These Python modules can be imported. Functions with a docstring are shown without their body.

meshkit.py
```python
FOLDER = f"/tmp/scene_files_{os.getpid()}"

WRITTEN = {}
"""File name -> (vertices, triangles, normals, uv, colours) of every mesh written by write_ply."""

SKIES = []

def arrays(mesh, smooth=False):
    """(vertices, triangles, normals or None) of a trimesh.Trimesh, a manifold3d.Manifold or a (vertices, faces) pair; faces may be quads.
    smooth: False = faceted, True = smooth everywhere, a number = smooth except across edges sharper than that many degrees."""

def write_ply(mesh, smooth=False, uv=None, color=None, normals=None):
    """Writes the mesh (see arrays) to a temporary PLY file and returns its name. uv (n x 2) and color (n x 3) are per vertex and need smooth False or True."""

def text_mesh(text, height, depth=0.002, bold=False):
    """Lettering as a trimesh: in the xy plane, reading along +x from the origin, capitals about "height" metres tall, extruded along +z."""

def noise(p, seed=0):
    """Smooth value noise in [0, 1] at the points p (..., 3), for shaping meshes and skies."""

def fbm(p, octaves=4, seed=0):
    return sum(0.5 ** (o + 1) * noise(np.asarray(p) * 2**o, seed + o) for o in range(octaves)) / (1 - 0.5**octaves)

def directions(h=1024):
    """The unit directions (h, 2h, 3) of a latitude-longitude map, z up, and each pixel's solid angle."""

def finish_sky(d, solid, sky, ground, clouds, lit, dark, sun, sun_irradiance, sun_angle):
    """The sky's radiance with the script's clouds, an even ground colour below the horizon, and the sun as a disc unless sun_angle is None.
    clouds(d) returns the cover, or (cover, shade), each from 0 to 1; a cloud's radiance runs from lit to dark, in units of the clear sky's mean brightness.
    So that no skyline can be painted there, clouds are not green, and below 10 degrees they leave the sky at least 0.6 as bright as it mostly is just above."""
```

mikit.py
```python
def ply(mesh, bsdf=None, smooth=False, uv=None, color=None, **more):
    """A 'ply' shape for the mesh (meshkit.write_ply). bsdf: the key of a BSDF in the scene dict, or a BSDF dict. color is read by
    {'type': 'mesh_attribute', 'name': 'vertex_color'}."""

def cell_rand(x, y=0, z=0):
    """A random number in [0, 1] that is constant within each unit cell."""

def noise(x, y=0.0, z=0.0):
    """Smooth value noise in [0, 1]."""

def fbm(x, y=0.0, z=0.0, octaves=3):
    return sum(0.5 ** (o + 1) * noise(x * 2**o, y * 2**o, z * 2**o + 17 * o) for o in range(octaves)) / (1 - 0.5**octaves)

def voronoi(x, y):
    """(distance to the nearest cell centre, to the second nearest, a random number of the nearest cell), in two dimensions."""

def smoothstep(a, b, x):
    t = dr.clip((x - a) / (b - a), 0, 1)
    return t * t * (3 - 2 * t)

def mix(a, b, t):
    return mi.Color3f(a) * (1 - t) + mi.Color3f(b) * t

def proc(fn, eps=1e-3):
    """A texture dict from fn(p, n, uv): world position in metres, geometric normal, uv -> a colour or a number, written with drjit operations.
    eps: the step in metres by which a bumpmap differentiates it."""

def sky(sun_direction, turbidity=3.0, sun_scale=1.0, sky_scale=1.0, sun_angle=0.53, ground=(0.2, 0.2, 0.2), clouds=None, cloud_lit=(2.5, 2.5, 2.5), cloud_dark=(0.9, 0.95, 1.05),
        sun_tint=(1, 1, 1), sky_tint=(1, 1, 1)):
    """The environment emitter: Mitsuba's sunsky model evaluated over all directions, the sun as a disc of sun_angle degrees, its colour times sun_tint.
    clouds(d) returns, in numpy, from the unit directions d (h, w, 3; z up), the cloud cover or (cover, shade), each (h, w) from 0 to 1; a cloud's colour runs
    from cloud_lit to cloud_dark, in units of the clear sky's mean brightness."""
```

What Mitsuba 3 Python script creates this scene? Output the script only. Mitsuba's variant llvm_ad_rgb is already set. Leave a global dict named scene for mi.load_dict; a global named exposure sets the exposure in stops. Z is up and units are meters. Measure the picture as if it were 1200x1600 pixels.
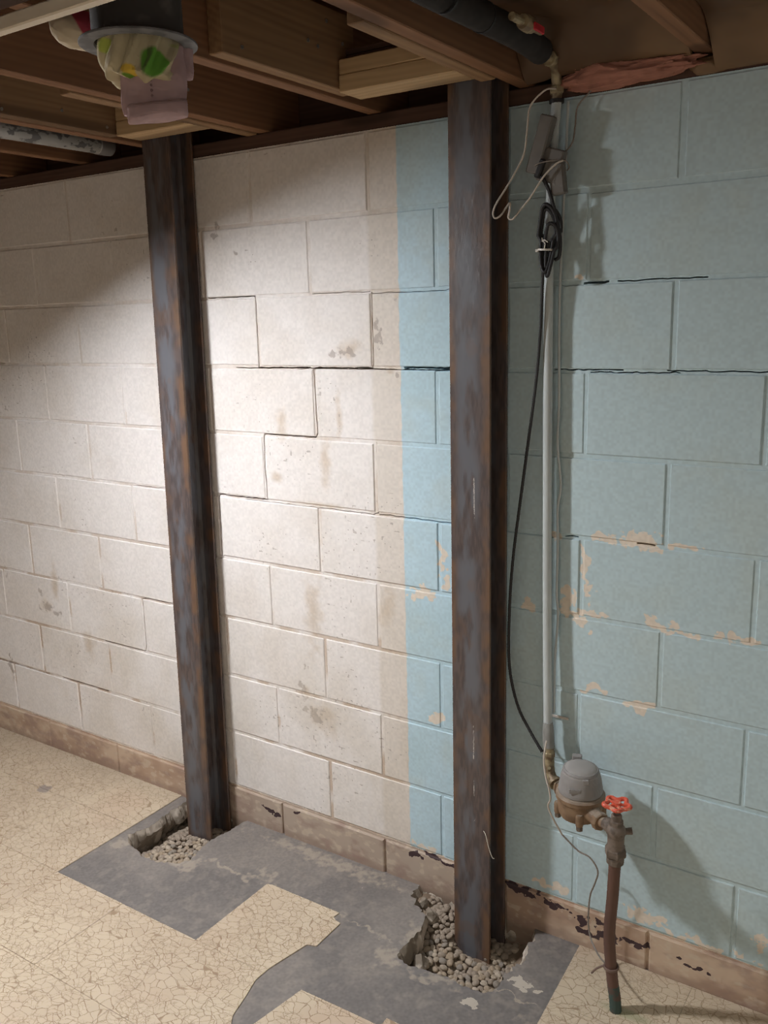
import math, random, numpy as np, trimesh, mitsuba as mi, drjit as dr, mikit, meshkit
import manifold3d as m3
from shapely.geometry import Polygon, LineString, box as sbox, Point
from shapely.ops import unary_union
from mikit import proc, noise, fbm, voronoi, cell_rand, smoothstep, mix

rng = np.random.default_rng(7); random.seed(7)
T = mi.ScalarTransform4f
scene, labels = {}, {}

# ---------------------------------------------------------------- camera, lights, exposure
exposure = 0.08
CAM = np.array([1.402, -2.056, 1.676]); YAW, PITCH, ROLL, FPX = -0.590, -0.214, -0.026, 1408.0
f_ = np.array([math.sin(YAW)*math.cos(PITCH), math.cos(YAW)*math.cos(PITCH), math.sin(PITCH)])
r_ = np.array([math.cos(YAW), -math.sin(YAW), 0]); u_ = np.cross(r_, f_)
up_ = -r_*math.sin(ROLL) + u_*math.cos(ROLL)
scene['camera'] = {'type': 'perspective', 'fov': math.degrees(2*math.atan(600/FPX)), 'fov_axis': 'x', 'near_clip': .02, 'far_clip': 50,
                   'to_world': T().look_at(origin=CAM.tolist(), target=(CAM+f_).tolist(), up=up_.tolist())}
UNSEEN_LAMP = (-0.79, -1.00, 2.05); LAMP_AIM = (.30, .0, -.95); LAMP_POWER = [715, 722, 734]      # unseen round lamp left of the picture, aimed to light wall and posts
UNSEEN_LAMP2 = (1.25, -2.7, 2.13); LAMP2_POWER = [13.2, 12.9, 11.7]        # unseen strip light behind the camera, placed to lighten shadows and right wall

# ---------------------------------------------------------------- helpers
def tag(key, label, cat=None, group=None, kind=None):
    d = {'label': label}
    if cat: d['category'] = cat
    if group: d['group'] = group
    if kind: d['kind'] = kind
    labels[key] = d
    return key
def numbered(key):
    if key not in USED: USED[key] = 0; return key
    USED[key] += 1
    return f'{key}_{USED[key]:03d}'
USED = {}
def obj(key, mesh, bsdf, smooth=False, **more):
    key = numbered(key)
    scene[key] = mikit.ply(mesh, 'material_'+bsdf, smooth=smooth, **more)
    return key
def thing(name, label, cat, group=None):
    key = numbered(name); tag(key, label, cat, group); return key
def tm(v, f): return trimesh.Trimesh(np.asarray(v, float), np.asarray(f, int), process=False)
def cat(*ms): return trimesh.util.concatenate(list(ms))
def man(m): return m3.Manifold(m3.Mesh(np.asarray(m.vertices, np.float32), np.asarray(m.faces, np.uint32)))
def unman(m):
    k = m.to_mesh(); return tm(k.vert_properties[:, :3], k.tri_verts)
def cbox(x0, x1, y0, y1, z0, z1, c=.002):
    """box with chamfered edges"""
    P = []
    for sx in (0, 1):
        for sy in (0, 1):
            for sz in (0, 1):
                x, y, z = (x0, x1)[sx], (y0, y1)[sy], (z0, z1)[sz]
                dx, dy, dz = (c, -c)[sx], (c, -c)[sy], (c, -c)[sz]
                P += [(x+dx, y+dy, z), (x+dx, y, z+dz), (x, y+dy, z+dz)]
    return trimesh.convex.convex_hull(np.array(P))
def spline(pts, n=8):
    P = np.asarray(pts, float)
    if len(P) < 3: return P
    Q = np.vstack([2*P[0]-P[1], P, 2*P[-1]-P[-2]]); out = []
    for i in range(1, len(Q)-2):
        a, b, c, d = Q[i-1:i+3]
        for t in np.linspace(0, 1, n, endpoint=False):
            out.append(.5*(2*b+(c-a)*t+(2*a-5*b+4*c-d)*t*t+(3*b-a-3*c+d)*t**3))
    return np.array(out+[P[-1]])
def tube(pts, rad, sides=10, cap=True):
    P = np.asarray(pts, float); n = len(P); rad = np.broadcast_to(rad, (n,))
    t = np.gradient(P, axis=0); t /= np.linalg.norm(t, axis=1, keepdims=True)+1e-12
    a = np.cross(t[0], [0, 0, 1] if abs(t[0, 2]) < .9 else [1, 0, 0]); A = []
    for i in range(n):
        a = a-t[i]*(a@t[i]); a /= np.linalg.norm(a); A.append(a)
    A = np.array(A); B = np.cross(t, A); ang = np.arange(sides)*2*np.pi/sides
    V = P[:, None]+rad[:, None, None]*(np.cos(ang)[None, :, None]*A[:, None]+np.sin(ang)[None, :, None]*B[:, None])
    V = V.reshape(-1, 3); F = []
    for i in range(n-1):
        for j in range(sides):
            k = (j+1) % sides; F += [(i*sides+j, i*sides+k, (i+1)*sides+k), (i*sides+j, (i+1)*sides+k, (i+1)*sides+j)]
    if cap:
        V = np.vstack([V, P[:1], P[-1:]]); c0, c1 = len(V)-2, len(V)-1
        for j in range(sides):
            k = (j+1) % sides; F += [(c0, k, j), (c1, (n-1)*sides+j, (n-1)*sides+k)]
    return tm(V, F)
def lathe(prof, center=(0, 0, 0), axis=(0, 0, 1), n=28):
    m = trimesh.creation.revolve(np.array(prof, float), sections=n)
    m.apply_transform(trimesh.geometry.align_vectors([0, 0, 1], np.array(axis, float)/np.linalg.norm(axis)))
    m.apply_translation(center); return m
def hexnut(c, axis, r, h, n=6):
    return lathe([(0, -h/2), (r*.9, -h/2), (r, -h/2+h*.15), (r, h/2-h*.15), (r*.9, h/2), (0, h/2)], c, axis, n)
def extr(poly, z0, z1):
    ms = []
    for g in getattr(poly, 'geoms', [poly]):
        if g.area < 1e-6: continue
        m = trimesh.creation.extrude_polygon(g, z1-z0, engine='earcut'); m.apply_translation([0, 0, z0]); ms.append(m)
    return cat(*ms)

# ---------------------------------------------------------------- materials
def mat(key, fn=None, color=None, rough=.6, spec=.4, metal=0., bump=None, bscale=1., eps=1e-3, **k):
    b = {'type': 'principled', 'base_color': proc(fn) if fn else {'type': 'rgb', 'value': list(color)}, 'roughness': rough, 'specular': spec, 'metallic': metal, **k}
    if bump: b = {'type': 'bumpmap', 'arbitrary': proc(bump, eps), 'scale': bscale, 'bsdf': b}
    scene['material_'+key] = {'type': 'twosided', 'bsdf': b}
    return key
def spots(x, z, L, n):
    s = mi.Float(0)
    for (cx, cz, rx, rz) in L:
        d = dr.sqrt(dr.square((x-cx)/rx)+dr.square((z-cz)/rz))
        s = dr.maximum(s, 1.35-d)
    return s
def ragged(x, z, L, n, w=.05, k=1.5):
    """patches with torn outlines"""
    a = fbm(x*26, z*26, 11., octaves=4)-.5; b = fbm(x*26+9, z*26, 17., octaves=4)-.5
    s = spots(x+w*a, z+w*.8*b, L, n)
    return s+dr.minimum(s*2, 1)*k*(fbm(x*75, z*75, 23., octaves=3)-.5)
PEEL = [(0.752,1.137,.075,.030),(0.674,1.13,.036,.012),(0.863,1.142,.045,.010),(0.57,.959,.021,.036),(0.63,.936,.05,.014),(0.622,1.034,.009,.075),(0.805,.941,.040,.020),(0.873,.929,.045,.010),(0.994,.935,.054,.009),(0.651,.739,.036,.010),(0.767,.719,.045,.009),(0.803,.150,.055,.026),(0.206,1.03,.012,.054),(0.145,.92,.05,.022),(0.541,1.126,.027,.011),(0.465,.934,.020,.016),(1.087,.192,.025,.030),(0.202,.559,.040,.018),(0.141,.118,.05,.012),(0.587,1.759,.009,.006),(0.614,.908,.025,.014),(0.55,.15,.05,.015),(0.228,.969,.010,.036),(.95,.13,.12,.012)]
STAIN = [(-0.173,1.269,.03,.125),(-0.36,1.207,.04,.03),(-0.245,.79,.054,.2),(-0.212,.461,.10,.08),(-0.285,.53,.018,.036),(-1.562,.61,.054,.045),(0.03,.852,.04,.107),(-0.07,1.59,.06,.04),(0.082,1.726,.014,.014),(-0.334,1.374,.035,.07),(-0.203,1.137,.143,.014),(0.056,1.529,.016,.009),(-1.847,.287,.012,.06),(0.13,.194,.04,.045),(-1.33,.5,.05,.09),(-1.5,.7,.03,.1),(-.12,1.4,.02,.1),(-1.9,.75,.06,.08)]
MARK = [(-.553,1.935,.016,.03),(-.47,1.868,.014,.010),(-.475,1.845,.010,.007),(.078,1.722,.012,.012),(.072,1.52,.016,.010),(-1.56,.60,.05,.03),(-1.50,.585,.03,.02),(-1.60,.66,.012,.02),(-1.845,.30,.014,.06),(-.30,.525,.02,.03),(-.28,.47,.015,.02),(-.24,.455,.03,.03),(.02,1.62,.012,.05),(-.28,.61,.016,.014),(-.09,1.58,.05,.012)]
def wall_fn(p, n, uv):
    x, z = p.x, p.z
    n1 = fbm(x*5, z*5, 1.3, octaves=4); n2 = fbm(x*38, z*38, 4.1, octaves=3); n3 = noise(x*150, z*150, 2)
    white = mix((.75, .715, .695), (.70, .655, .62), smoothstep(.42, .7, n1))
    white = mix(white, (.60, .535, .46), smoothstep(-.012, .006, x+.004*(n2-.5))*.55)
    s = spots(x, z, STAIN, n1)+(n2-.5)*.9
    white = mix(white, (.50, .40, .30), smoothstep(.45, 1.35, s)*.62)
    white = mix(white, (.30, .25, .22), smoothstep(.45, 1.0, ragged(x, z, MARK, n1, .05, 2.6))*.6)
    low = smoothstep(1.15, .3, z)
    white = mix(white, (.56, .50, .42), low*.42*smoothstep(.35, .75, fbm(x*7, z*4, 9, octaves=4)))
    sp = smoothstep(.88, .93, noise(x*110, z*150, 8))*smoothstep(.62, .8, noise(x*7, z*7, 3))
    white = mix(white, (.26, .22, .19), sp*.5)
    blue = mix((.47, .625, .71), (.44, .59, .66), smoothstep(.4, .62, n1))
    blue = mix(blue, (.455, .57, .605), smoothstep(.36, .44, x)*.85)
    blue = mix(blue, (.45, .52, .50), smoothstep(.5, .8, fbm(x*9, z*9, 5))*.35)
    pe = ragged(x, z, PEEL, n1, .06, 2.2)
    blue = mix(blue, (.70, .61, .51), smoothstep(.38, .52, pe)*.9)
    c = mix(white, blue, smoothstep(.0885, .0925, x+.003*(noise(z*60, 3., 1.)-.5)))
    return c*(.94+.12*n3)
def mortar_fn(p, n, uv):
    c = wall_fn(p, n, uv); k = smoothstep(.42, .62, fbm(p.x*11, p.z*11, 3, octaves=4))*smoothstep(.12, .06, p.x)
    return mix(c, (.42, .30, .20), k*(.25+.4*smoothstep(1.4, .4, p.z)))
def wall_bump(p, n, uv):
    return noise(p.x*110, p.z*110, p.y*110)*.5+.5*noise(p.x*260, p.z*260, 5)-.9*smoothstep(.86, .93, noise(p.x*95, p.z*95, 9))*smoothstep(.55, .75, noise(p.x*8, p.z*8, 2))
mat('paint_block', wall_fn, rough=.62, spec=.3, bump=wall_bump, bscale=.00055)
mat('joint_mortar', mortar_fn, rough=.7, spec=.2, bump=wall_bump, bscale=.0006)
TAR = [(.47,.105,.07,.014),(.56,.092,.045,.012),(.63,.075,.035,.012),(.655,.05,.028,.010),(.69,.088,.03,.008),(.70,.06,.035,.010),(.76,.07,.02,.009),(.795,.062,.018,.012),(.90,.075,.012,.006),(.93,.06,.02,.007),(.96,.05,.012,.006),(.19,.106,.07,.006),(.27,.104,.05,.006),(-.46,.075,.030,.010),(-.43,.062,.025,.008),(-.35,.10,.02,.006),(.12,.09,.03,.006)]
def curb_fn(p, n, uv):
    x, z = p.x, p.z
    n1 = fbm(x*8, z*14, 2.2, octaves=4); n2 = fbm(x*45, z*70, 7.1, octaves=3)
    c = mix((.53, .405, .305), (.40, .275, .20), smoothstep(.35, .65, n1))
    gray = smoothstep(-.75, -.45, x)*smoothstep(.45, .1, x)
    c = mix(c, (.42, .345, .285), gray*.85)
    c = mix(c, (.55, .46, .36), smoothstep(.55, .72, n2)*.6)
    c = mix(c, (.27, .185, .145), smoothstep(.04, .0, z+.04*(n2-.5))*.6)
    c = mix(c, (.30, .20, .17), smoothstep(.5, .8, fbm(x*18, z*30, 5, octaves=4))*.6)
    t = ragged(x, z, TAR, n1, .05, 2.4)
    c = mix(c, (.055, .032, .035), smoothstep(.42, .50, t))
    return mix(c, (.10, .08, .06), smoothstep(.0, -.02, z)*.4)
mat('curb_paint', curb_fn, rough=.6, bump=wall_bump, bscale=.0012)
def tile_fn(p, n, uv):
    wx = .016*(noise(p.x*18, p.y*18, 1)-.5)+.007*(noise(p.x*70, p.y*70, 2)-.5); wy = .016*(noise(p.x*18, p.y*18, 3)-.5)+.007*(noise(p.x*70, p.y*70, 4)-.5)
    x, y = p.x+wx, p.y+wy
    a, b, r = voronoi(x*30+.3*y*24, y*40); a2, b2, r2 = voronoi((x*.8+y*.6)*30+7, (y*.8-x*.6)*54); a3, b3, r3 = voronoi(x*75, y*68+3)
    e1 = smoothstep(.075, .02, b-a); e2 = smoothstep(.075, .02, b2-a2)*smoothstep(.32, .55, noise(p.x*16, p.y*16, 6)); e3 = smoothstep(.12, .04, b3-a3)*smoothstep(.45, .7, noise(p.x*24, p.y*24, 9))*.55
    big = fbm(p.x*2.2, p.y*2.2, 3., octaves=4)
    c = mix((.545, .45, .335), (.475, .38, .285), smoothstep(.35, .65, big))
    c = mix(c, (.59, .50, .385), r*.4)
    c = mix(c, (.56, .455, .31), noise(p.x*160, p.y*160, 1)*.30)
    c = mix(c, (.50, .33, .24), smoothstep(.55, .8, fbm(p.x*4+9, p.y*4, 1.))*.25)
    c = mix(c, (.25, .16, .09), dr.maximum(dr.maximum(e1, e2*.85), e3)*.74)
    c = mix(c, (.42, .36, .28), smoothstep(-.16, 0., p.y+.05*(big-.5))*.35)
    d = dr.sqrt(dr.square((p.x+1.36)/.030)+dr.square((p.y+.24)/.026))+.5*(noise(p.x*60, p.y*60, 2)-.5)
    c = mix(c, (.24, .20, .19), smoothstep(1.05, .8, d)*.75)
    dg = dr.sqrt(dr.square((p.x-.82)/.075)+dr.square((p.y+.18)/.02))
    return mix(c, (.22, .25, .13), smoothstep(1.2, .3, dg)*.5)
mat('floor_tile', tile_fn, rough=.5, spec=.35)
SPLASH = [(.482,-.345,.030,.018),(.553,-.218,.035,.020),(.60,-.222,.012,.009),(-.015,-.10,.012,.012)]
DUST = [(-.42,-.245,.19,.012),(-.565,-.29,.05,.05),(-.30,-.20,.06,.035),(.21,-.31,.035,.05),(.23,-.20,.05,.05),(.35,-.322,.10,.014),(.62,-.33,.03,.02),(-.84,-.32,.05,.04),(-.2,-.05,.35,.03),(.10,-.245,.14,.006),(.55,-.27,.10,.004)]
def slab_fn(p, n, uv):
    n1 = fbm(p.x*6, p.y*6, 2., octaves=4); n2 = fbm(p.x*40, p.y*40, 5., octaves=3); n3 = noise(p.x*160, p.y*160, 2)
    c = mix((.215, .192, .177), (.165, .150, .143), smoothstep(.35, .65, n1))
    c = mix(c, (.25, .22, .195), smoothstep(.45, .8, n2)*.5)
    c = c*(.9+.2*n3)
    c = mix(c, (.40, .34, .275), smoothstep(.2, 1.4, ragged(p.x, p.y, DUST, n1, .08, 2.0))*.6)
    c = mix(c, (.52, .46, .39), smoothstep(.45, .58, ragged(p.x, p.y, SPLASH, n1, .04, 2.2))*.8)
    return mix(c, (.36, .30, .24), smoothstep(-.012, -.03, p.z)*.9)
mat('mastic_slab', slab_fn, rough=.55, spec=.35, bump=lambda p, n, uv: fbm(p.x*50, p.y*50, 1., octaves=3), bscale=.0015)
def dirt_fn(p, n, uv):
    n1 = fbm(p.x*25, p.y*25, p.z*25, octaves=3)
    return mix((.30, .235, .175), (.17, .125, .09), smoothstep(.35, .65, n1))
mat('dirt', dirt_fn, rough=.95, spec=.1, bump=lambda p, n, uv: fbm(p.x*90, p.y*90, p.z*90, octaves=2), bscale=.004)
def rough_conc(p, n, uv):
    n1 = fbm(p.x*30, p.y*30, p.z*30, octaves=4)
    return mix((.47, .41, .345), (.20, .165, .13), smoothstep(.40, .58, n1)*.85)
mat('broken_concrete', rough_conc, rough=.9, spec=.15, bump=lambda p, n, uv: fbm(p.x*80, p.y*80, p.z*80, octaves=3), bscale=.004)
for i, c in enumerate([(.36, .295, .225), (.30, .245, .195), (.26, .225, .19), (.40, .335, .265), (.33, .26, .19)]):
    mat(f'pebble_stone_{i}', lambda p, n, uv, c=c: mi.Color3f(*c)*(.8+.4*fbm(p.x*120, p.y*120, p.z*120)) if i < 2 else mi.Color3f(*c), rough=.85, spec=.2) if i < 1 else mat(f'pebble_stone_{i}', color=c, rough=.85, spec=.2)
POST_X = (-.682, .352)
def steel_fn(p, n, uv):
    xc = dr.select(p.x < -.2, -.678-.008*(2.0-p.z), .353-.0015*(2.0-p.z)); s = p.x-xc
    n1 = fbm(p.x*40, p.y*40, p.z*9, octaves=4); n2 = fbm(p.x*160, p.y*160, p.z*26, octaves=3); n3 = fbm(p.x*14, p.y*14, p.z*11, octaves=3)
    c = mix((.098, .073, .068), (.068, .053, .052), smoothstep(.35, .65, n2))
    mid = smoothstep(.045, .012, dr.abs(s+.004+.03*(n3-.5)))
    c = mix(c, (.115, .120, .137), mid*smoothstep(.34, .6, n1)*.9)
    c = mix(c, (.155, .085, .045), smoothstep(.030, .050, dr.abs(s)+.02*(n1-.5))*smoothstep(.40, .62, n3)*.75)
    c = mix(c, (.17, .08, .03), smoothstep(.62, .74, fbm(p.x*28, p.y*28, p.z*16))*.2)
    sc = smoothstep(.0022, .0006, dr.abs(s-.012+.004*(noise(p.z*6, 1., 2.)-.5)))*smoothstep(.62, .72, noise(p.z*38, 3., 1.))*smoothstep(.55, .66, noise(p.z*3.1+2.4, 3., 4.))*smoothstep(-.2, -.1, p.x)
    return mix(c, (.62, .58, .54), sc*.75*smoothstep(.5, .9, -n.y)*smoothstep(-.095, -.1, p.y)*smoothstep(.35, .6, noise(p.x*900, p.z*160, 2.)))
mat('mill_steel', steel_fn, rough=.42, spec=.55, bump=lambda p, n, uv: fbm(p.x*120, p.y*120, p.z*60, octaves=2), bscale=.0006)
def wood(key, a, b, axis, seed, knots=True):
    def fn(p, n, uv):
        l, s, t = (p.x, p.y, p.z) if axis == 'x' else (p.y, p.x, p.z)
        q = cell_rand(dr.floor(s*5+seed), 0, 3)*7
        w = t+s*.6+.012*noise(l*2.2, t*9, seed+q)+.004*noise(l*9, t*30, 2.)
        g = .5+.5*dr.sin(w*420+6*noise(l*.9, t*6, seed+q))
        f = fbm(l*3.5, t*110, s*110, octaves=3)
        c = mix(a, b, dr.clip(.30*g+.9*(f-.22), 0, 1))
        c = mix(c, tuple(.45*v for v in b), smoothstep(.72, .85, noise(l*3.1+seed, t*11, s*7))*.7)
        return c
    return mat(key, fn, rough=.7, spec=.25)
wood('joist_wood', (.245, .128, .068), (.145, .072, .040), 'y', 1)
wood('sister_wood', (.30, .185, .10), (.19, .11, .06), 'y', 5)
wood('block_wood', (.52, .37, .215), (.37, .245, .135), 'x', 3)
wood('dark_wood', (.115, .064, .046), (.065, .036, .028), 'x', 8)
wood('plank_wood', (.20, .12, .075), (.11, .065, .042), 'x', 2)
mat('white_board', lambda p, n, uv: mix((.70, .63, .52), (.62, .54, .44), fbm(p.x*9, p.y*40, p.z*40)), rough=.5)
mat('dark_iron', lambda p, n, uv: mix((.05, .046, .044), (.11, .10, .094), smoothstep(.45, .7, fbm(p.x*22, p.y*22, p.z*22, octaves=4))), rough=.6, spec=.4)
mat('flange_iron', lambda p, n, uv: mix((.18, .18, .19), (.11, .11, .115), smoothstep(.4, .65, fbm(p.x*45, p.y*45, p.z*45))), rough=.65, metal=.1)
mat('galvanized', lambda p, n, uv: mix((.36, .36, .35), (.10, .10, .105), smoothstep(.52, .60, fbm(p.x*55, p.y*38, p.z*55, octaves=4))*.85), rough=.55, metal=.25)
mat('clean_zinc', color=(.30, .30, .31), rough=.4, metal=.6)
def rag_fn(p, n, uv):
    q = fbm(p.x*9, p.y*9, p.z*12+3, octaves=2); w = noise(p.x*26+4*q, p.y*26, p.z*20)
    c = mix((.40, .345, .23), (.50, .435, .29), noise(p.x*40, p.y*40, p.z*40))
    u = uv.x+.05*(w-.5); v = uv.y
    a1 = dr.sqrt(dr.square((u-.33)/.05)+dr.square((v-.15)/.22)); a2 = dr.sqrt(dr.square((u-.555)/.06)+dr.square((v-.66)/.40)); a3 = dr.sqrt(dr.square((u-.44)/.035)+dr.square((v-.86)/.16)); a4 = dr.sqrt(dr.square((u-.74)/.10)+dr.square((v-.10)/.10)); a5 = dr.sqrt(dr.square((u-.42)/.03)+dr.square((v-1.02)/.10))
    c = mix(c, (.38, .46, .08), smoothstep(1.1, .7, a1)*.9); c = mix(c, (.34, .36, .12), smoothstep(1.1, .7, a4)*.8)
    c = mix(c, (.12, .30, .05), smoothstep(1.1, .8, a2)); c = mix(c, (.09, .13, .05), smoothstep(.6, .2, dr.abs((u-.53+.05*(v-.6))/.02))*smoothstep(1.2, .8, a2)*.8)
    c = mix(c, (.55, .38, .06), smoothstep(1.1, .6, a3)); return mix(c, (.12, .22, .03), smoothstep(1.1, .7, a5))
fuzz = lambda p, n, uv: noise(p.x*700, p.y*700, p.z*700)+.6*noise(p.x*330, p.y*330, p.z*330)
mat('print_rag', rag_fn, rough=.95, spec=.1, sheen=.4, bump=fuzz, bscale=.0012, eps=5e-4)
mat('pink_towel', lambda p, n, uv: mix((.475, .335, .35), (.36, .25, .265), fbm(p.x*60, p.y*60, p.z*60)), rough=.95, spec=.1, sheen=.5, bump=fuzz, bscale=.002, eps=5e-4)
mat('towel_stitch', color=(.20, .13, .14), rough=.9)
mat('cream_cloth', lambda p, n, uv: mix((.58, .50, .38), (.45, .07, .11), smoothstep(.47, .51, .75*uv.x+.25*uv.y+.02*(noise(p.x*40, p.y*40, p.z*40)-.5))), rough=.9, sheen=.3)
mat('kraft_paper', lambda p, n, uv: mix((.18, .108, .058), (.10, .058, .033), smoothstep(.35, .65, fbm(p.x*5, p.y*5, p.z*5, octaves=4))), rough=.5, spec=.35, bump=lambda p, n, uv: fbm(p.x*14, p.y*14, p.z*14, octaves=3), bscale=.012)
mat('pink_fiberglass', lambda p, n, uv: mix((.47, .22, .165), (.27, .125, .095), fbm(p.x*40, p.y*40, p.z*40)), rough=.95, spec=.05, bump=lambda p, n, uv: fbm(p.x*150, p.y*150, p.z*150), bscale=.008)
mat('painted_pipe', lambda p, n, uv: mix((.50, .545, .55), (.40, .43, .43), fbm(p.x*60, p.y*60, p.z*12)), rough=.5)
mat('pipe_grey', lambda p, n, uv: mix((.30, .305, .295), (.19, .19, .18), fbm(p.x*60, p.y*60, p.z*40)), rough=.6)
mat('bronze', lambda p, n, uv: mix(mix((.235, .155, .095), (.155, .098, .06), smoothstep(.35, .65, fbm(p.x*30, p.y*30, p.z*30, octaves=4))), (.30, .27, .23), smoothstep(.3, 1., n.z)*.55), rough=.6, spec=.4)
mat('meter_plastic', lambda p, n, uv: mix((.235, .225, .22), (.31, .295, .28), smoothstep(.1, .9, n.z)*.8+.3*fbm(p.x*60, p.y*60, p.z*60)-.1), rough=.65, bump=lambda p, n, uv: fbm(p.x*160, p.y*160, p.z*160), bscale=.0006, eps=5e-4)  # grey plastic, colour made paler on upward faces
mat('old_brass', lambda p, n, uv: mix((.36, .30, .19), (.19, .14, .09), smoothstep(.35, .65, fbm(p.x*60, p.y*60, p.z*60))), rough=.45, metal=.3)
mat('valve_bronze', lambda p, n, uv: mix((.17, .135, .11), (.10, .078, .062), smoothstep(.35, .65, fbm(p.x*70, p.y*70, p.z*70))), rough=.6, spec=.4)
mat('red_enamel', lambda p, n, uv: mix((.62, .10, .055), (.62, .30, .20), smoothstep(.5, .72, fbm(p.x*110, p.y*110, p.z*110))), rough=.45)
mat('red_handle', color=(.45, .025, .035), rough=.4)
mat('copper_brown', lambda p, n, uv: mix((.135, .070, .052), (.085, .05, .042), fbm(p.x*40, p.y*40, p.z*8)), rough=.5, spec=.4)
mat('copper_green', lambda p, n, uv: mix((.045, .075, .068), (.09, .06, .05), smoothstep(.5, .7, fbm(p.x*50, p.y*50, p.z*50))), rough=.6)
mat('black_rubber', color=(.022, .022, .024), rough=.5)
mat('black_foam', lambda p, n, uv: mix((.014, .012, .012), (.03, .026, .024), fbm(p.x*40, p.y*40, p.z*40)), rough=.8)
mat('device_grey', lambda p, n, uv: mix((.115, .107, .10), (.17, .158, .145), fbm(p.x*50, p.y*50, p.z*50)), rough=.6)
mat('pale_wire', color=(.52, .47, .42), rough=.5)
mat('grey_wire', color=(.21, .185, .165), rough=.5)
mat('copper_wire', color=(.16, .105, .085), rough=.5)
mat('white_plastic', color=(.66, .63, .58), rough=.4)
mat('nail_steel', color=(.40, .39, .38), rough=.35, metal=.7)
mat('room_paint', lambda p, n, uv: mix((.74, .71, .67), (.68, .65, .60), fbm(p.x*3, p.y*3, p.z*3)), rough=.7)
mat('lamp_white', color=(.75, .74, .72), rough=.4)

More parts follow.
